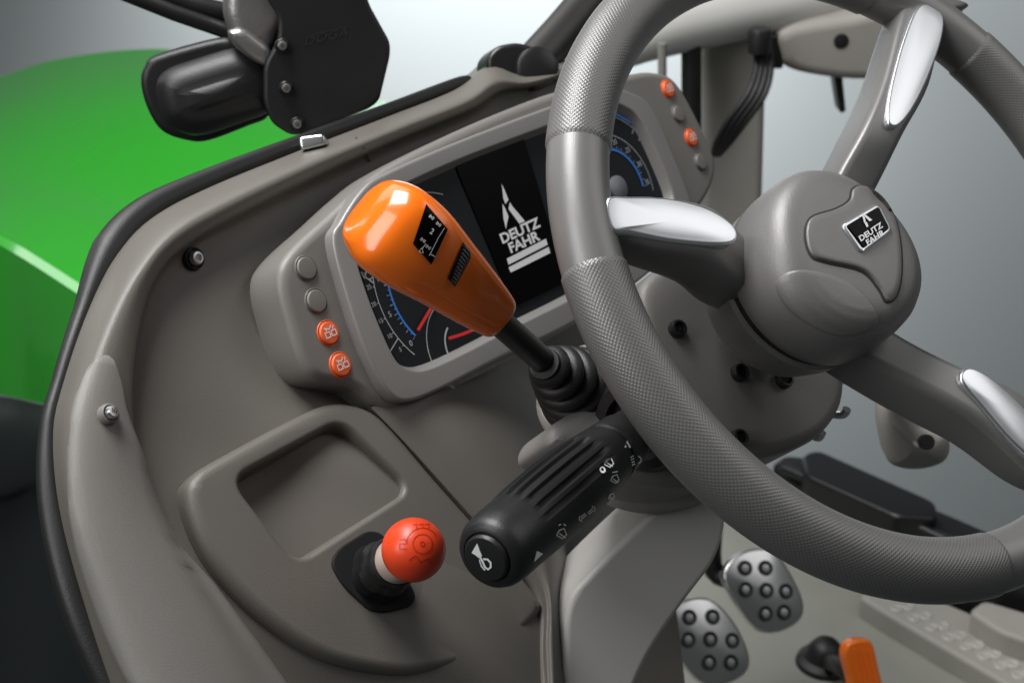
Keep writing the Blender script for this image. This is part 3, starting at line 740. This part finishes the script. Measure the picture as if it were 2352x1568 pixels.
# ================================================================ CAB FRAME RIGHT
pp=facing(1690,200,1.72)
mk('cab_post',pad(B(),[(1612,60),(1765,40),(1753,460),(1735,800),(1690,1105),(1575,1105),(1600,800),(1618,300)],pp,-.08,0,.012,corner=.02),mBei,None,'beige upright cab post behind the instrument cluster, carrying black cables','post',wn=True)
b=B();tube(b,[at(1400,120,1.6),at(1500,82,1.62),at(1640,48,1.66),at(1800,15,1.7),at(2080,-40,1.75)],[.024,.028,.030,.030,.028],24,6)
mk('cross_beam',b,mBeam,None,'pale beige cross beam at the top behind the steering wheel','beam')
mp_=facing(1930,110,1.68)
md=thing('roof_module','beige box shaped housing with one dark hole, fixed right of the cab post','housing',at(1930,180,1.7))
mk('housing_shell',pad(B(),[(1795,70),(1960,38),(2070,25),(2062,165),(1990,187),(1880,178),(1812,160),(1790,130)],mp_,-.08,0,.014,k=4),mBei,md,wn=True)
mk('hole',lathe(B(),mp_.hit(1932,95,0),mp_.n,[(-.004,.009),(.001,.009),(.0015,.008),(.0012,.001)],28),mDeep,md)
mk('black_bracket',pad(B(),[(1758,85),(1798,78),(1800,160),(1762,160)],mp_,-.05,-.004,.004,corner=.004),mRub,md,wn=True)
mk('dark_strip',pad(B(),[(1916,176),(1936,176),(1944,258),(1930,262)],mp_,-.06,-.03,.003,corner=.004),mRub,md,wn=True)
b=B();tube(b,[at(1588,90,1.64),at(1588,300,1.68)],.012,14);mk('dark_gap_filler',b,mRub,None,'black upright added for the dark gap just left of the beige cab post','post')  # added black tube, its colour stands in for the dark gap here
b=B();tube(b,[at(1521,100,1.55),at(1521,260,1.58)],.005,12);mk('white_rod',b,mPale,None,'thin pale rod standing between cluster and cross beam','rod')
ca=thing('cable_harness','black cables hanging in front of the beige cab post','cable',at(1640,350,1.66))
for k in range(4):
    o=k*11;mk('cable',tube(B(),[at(1728+o,70,1.66),at(1738+o,150,1.64),at(1718+o*1.2,215,1.63),at(1674+o*1.3,275,1.64),at(1646+o,325,1.66),at(1638+o*.4,356,1.68)],.0036,10,6),mRub,ca)
mk('connector',lathe(B(),at(1744,98,1.63),Vector((0,0,1)),[(-.012,.012),(.012,.014),(.016,.012)],20),mRub,ca)

# ================================================================ FLOOR, SILL, PEDALS
fl=[(1150,1330),(1700,1080),(2000,1180),(2600,1400),(3000,1900),(900,1900)]
b=B();poly(b,[FL.hit(x,y) for x,y in fl],lambda *p:Vector(p)) 
mk('cab_floor',b,mFlo,None,kind='structure',recalc=False)
SP=Plane((0,0,.10),(0,0,1),(1,0,0))
sl=thing('door_sill','black door sill frame along the far right edge of the cab floor','sill',FL.hit(2000,1210))
mk('sill_beam',pad(B(),[(1770,1062),(1800,1040),(1870,1050),(2210,1190),(2420,1285),(2400,1330),(2150,1245),(1850,1120)],SP,-.10,0,.008,corner=.015),mBlk,sl,wn=True)
mk('sill_block',pad(B(),[(1840,1040),(1880,1030),(2150,1150),(2155,1190),(2060,1185),(1850,1090)],Plane((0,0,.13),(0,0,1),(1,0,0)),-.04,0,.006,corner=.012),mBlk,sl,wn=True)
mk('sill_rail',tube(B(),[SP.hit(x,y,.012) for x,y in [(1800,1075),(2000,1160),(2220,1262)]],.007,12),mBlk,sl)
TP=Plane((0,0,.03),(0,0,1),(1,0,0))
ts=thing('tread_strip','pale tread strip with rows of raised dimples at the lower right','tread',FL.hit(2250,1480))
mk('tread_base',pad(B(),[(1970,1366),(2040,1325),(2500,1520),(2500,1700),(2330,1580),(2040,1410)],TP,-.03,0,.006,corner=.01),mTrd,ts,wn=True)
b=B()
for i in range(11):
    for j in range(2):
        x=2046+i*40+j*14;y=1370+i*22+j*26
        P=TP.hit(x,y);lathe(b,P,Vector((0,0,1)),[(-.001,.0085),(.0010,.0082),(.0018,.0065),(.0010,.0045),(.0008,.0004)],18)
mk('dimples',b,mDim,ts)
mk('step_bar',pad(B(),[(2225,1400),(2260,1375),(2480,1440),(2480,1510),(2300,1450)],Plane((0,0,.06),(0,0,1),(1,0,0)),-.06,0,.006,corner=.01),mTrd,ts,wn=True)
PP=Plane(at(1700,1400,1.48),(-.42,-.66,.62))
def pedal(out,studs,arm,label):
    t=thing('foot_pedal',label,'pedal',PP.hit(*out[-2],-.01))
    bm=pad(B(),out,PP,-.010,0,.004,k=5,dome=.004,dsteps=8);PSf=Surf(bm)
    mk('pedal_pad',bm,mPed,t)
    for x,y in studs:
        P=PSf.hit(x,y,0)
        s=mk('stud',lathe(B(),P,PP.n,[(-.003,.0084),(.0012,.0082),(.0018,.0070),(.0012,.0058),(.0006,.0004)],24),mRub,t)
        mk('stud_centre',lathe(B(),P+PP.n*.0008,PP.n,[(-.001,.0044),(.0008,.0040),(.001,.0003)],16),mMet,s)
    mk('pedal_arm',tube(B(),arm,[.012,.011,.010],14,5),mRub,t)
pedal([(1662,1318),(1690,1275),(1735,1258),(1778,1264),(1815,1310),(1846,1378),(1842,1420),(1800,1448),(1755,1450),(1722,1425),(1685,1370)],[(1711,1304),(1758,1304),(1712,1353),(1760,1355),(1804,1357),(1758,1408),(1800,1405)],[at(1720,1330,1.51),at(1640,1310,1.53),at(1640,1180,1.5)],'bright metal foot pedal with rubber studs, upper right of the pair')
pedal([(1533,1430),(1545,1395),(1590,1372),(1640,1378),(1690,1430),(1722,1500),(1715,1545),(1665,1572),(1620,1570),(1580,1535),(1545,1475)],[(1583,1417),(1636,1416),(1580,1468),(1631,1467),(1681,1470),(1628,1520),(1678,1520)],[at(1600,1440,1.51),at(1545,1400,1.53),at(1570,1240,1.5)],'bright metal foot pedal with rubber studs, lower left of the pair')
ol=thing('floor_lever','flat orange lever standing in a black gaiter on the cab floor','lever',FL.hit(1895,1525))
OP=Plane(at(1980,1530,1.52),(-.45,-.8,.4))
od=mk('lever_handle',pad(B(),[(1942,1500),(1955,1474),(1980,1468),(2005,1475),(2020,1530),(2040,1640),(1975,1640),(1955,1560)],OP,-.012,0,.004,k=4),mOr,ol,wn=True)
b=B()
for i in range(4): tube(b,[OP.hit(1962+i*12,1490,.0),OP.hit(1985+i*12,1600,.0)],.0016,6)
mk('lever_rib',b,mOr,od)
mk('lever_arm',tube(B(),[FL.hit(1900,1520),at(1935,1530,1.56),OP.hit(1985,1600,-.006)],.01,12,4),mRub,ol)
mk('floor_gaiter',lathe(B(),FL.hit(1893,1522),Vector((0,0,1)),[(0,.034),(.006,.032),(.010,.024),(.022,.020),(.03,.014),(.034,.002)],32),mRub,ol)
bk=thing('hanging_knob','beige rounded knob hanging below the lower right spoke of the wheel','knob',at(2105,1085,1.1))
KP=facing(2105,1010,1.1)
mk('knob_body',pad(B(),[(2040,935),(2080,945),(2120,985),(2175,1000),(2190,1040),(2170,1075),(2110,1090),(2055,1080),(2040,1050),(2030,980)],KP,-.03,.0,.012,k=5,dome=.004),mBei,bk,wn=True)
mk('knob_notch',lathe(B(),at(2128,1015,1.08),-cF,[(-.004,.006),(.002,.006),(.002,.0004)],20),mDeep,bk)
mk('knob_bracket',tube(B(),[at(1900,850,1.0),at(2040,880,1.08),at(2085,950,1.115)],.008,12,4),mRub,bk)

# ================================================================ BACKDROP
bw=CAM+hz*4.6;rx=Vector((hz.y,-hz.x,0))
b=B();poly(b,[bw-rx*6+Vector((0,0,-4)),bw+rx*6+Vector((0,0,-4)),bw+rx*6+Vector((0,0,3)),bw-rx*6+Vector((0,0,3))],lambda *p:Vector(p))
mk('backdrop',b,mBack,None,kind='structure',recalc=False)

# ================================================================ LIGHT
w=bpy.data.worlds.new('World');sc.world=w;w.use_nodes=True
w.node_tree.nodes['Background'].inputs[0].default_value=(.55,.60,.62,1);w.node_tree.nodes['Background'].inputs[1].default_value=.10
def area(loc,tgt,sx,sy,p,col=(1,1,1),xdir=None):
    l=bpy.data.lights.new('softbox','AREA');l.shape='RECTANGLE';l.size=sx;l.size_y=sy;l.energy=p;l.color=col
    o=bpy.data.objects.new('softbox',l);COL.objects.link(o);o.location=loc
    if xdir is None: o.rotation_euler=(Vector(tgt)-Vector(loc)).to_track_quat('-Z','Y').to_euler()
    else:
        z=(Vector(loc)-Vector(tgt)).normalized();x=(xdir-z*xdir.dot(z)).normalized();y=z.cross(x)
        o.rotation_euler=Matrix((x,y,z)).transposed().to_euler()
sub=at(1200,750,.85)
area(KEY,sub,1.0,.7,38)
area(WP.o+Vector((.50,-.55,.68))*1.4,WP.o,1.0,1.0,3.8)
area((-.9,.9,1.7),sub,.7,1.3,15)
area((1.2,2.6,2.9),at(200,400,1.7),2.2,2.2,28)
# strip box that gives the bonnet crease its long highlight
P_,t_,n_=cm_;d_=(P_-CAM).normalized();rf_=d_-n_*2*d_.dot(n_)
area(P_+rf_*2.4,P_,2.4,.22,5,(1,1,1),t_)
def spot(px,py,e,ang,back,up):
    hot=CAM+ray(px,py)*4.9
    s=bpy.data.lights.new('backdrop_spot','SPOT');s.energy=e;s.spot_size=rad(ang);s.spot_blend=1;s.shadow_soft_size=.2
    so=bpy.data.objects.new('backdrop_spot',s);COL.objects.link(so);so.location=hot-hz*back+Vector((0,0,up));so.rotation_euler=(hot-so.location).to_track_quat('-Z','Y').to_euler()
spot(1120,140,440,84,1.5,1.7)
spot(2150,500,120,110,1.6,2.0)

# ================================================================ CAMERA
cd=bpy.data.cameras.new('Camera');cd.sensor_width=36;cd.lens=36*FP/W;cd.clip_start=.05;cd.clip_end=60
cd.dof.use_dof=True;cd.dof.focus_distance=.74;cd.dof.aperture_fstop=13
cm=bpy.data.objects.new('Camera',cd);COL.objects.link(cm);cm.location=CAM;cm.rotation_euler=EUL;sc.camera=cm
sc.view_settings.view_transform='Standard';sc.view_settings.look='None';sc.view_settings.exposure=0
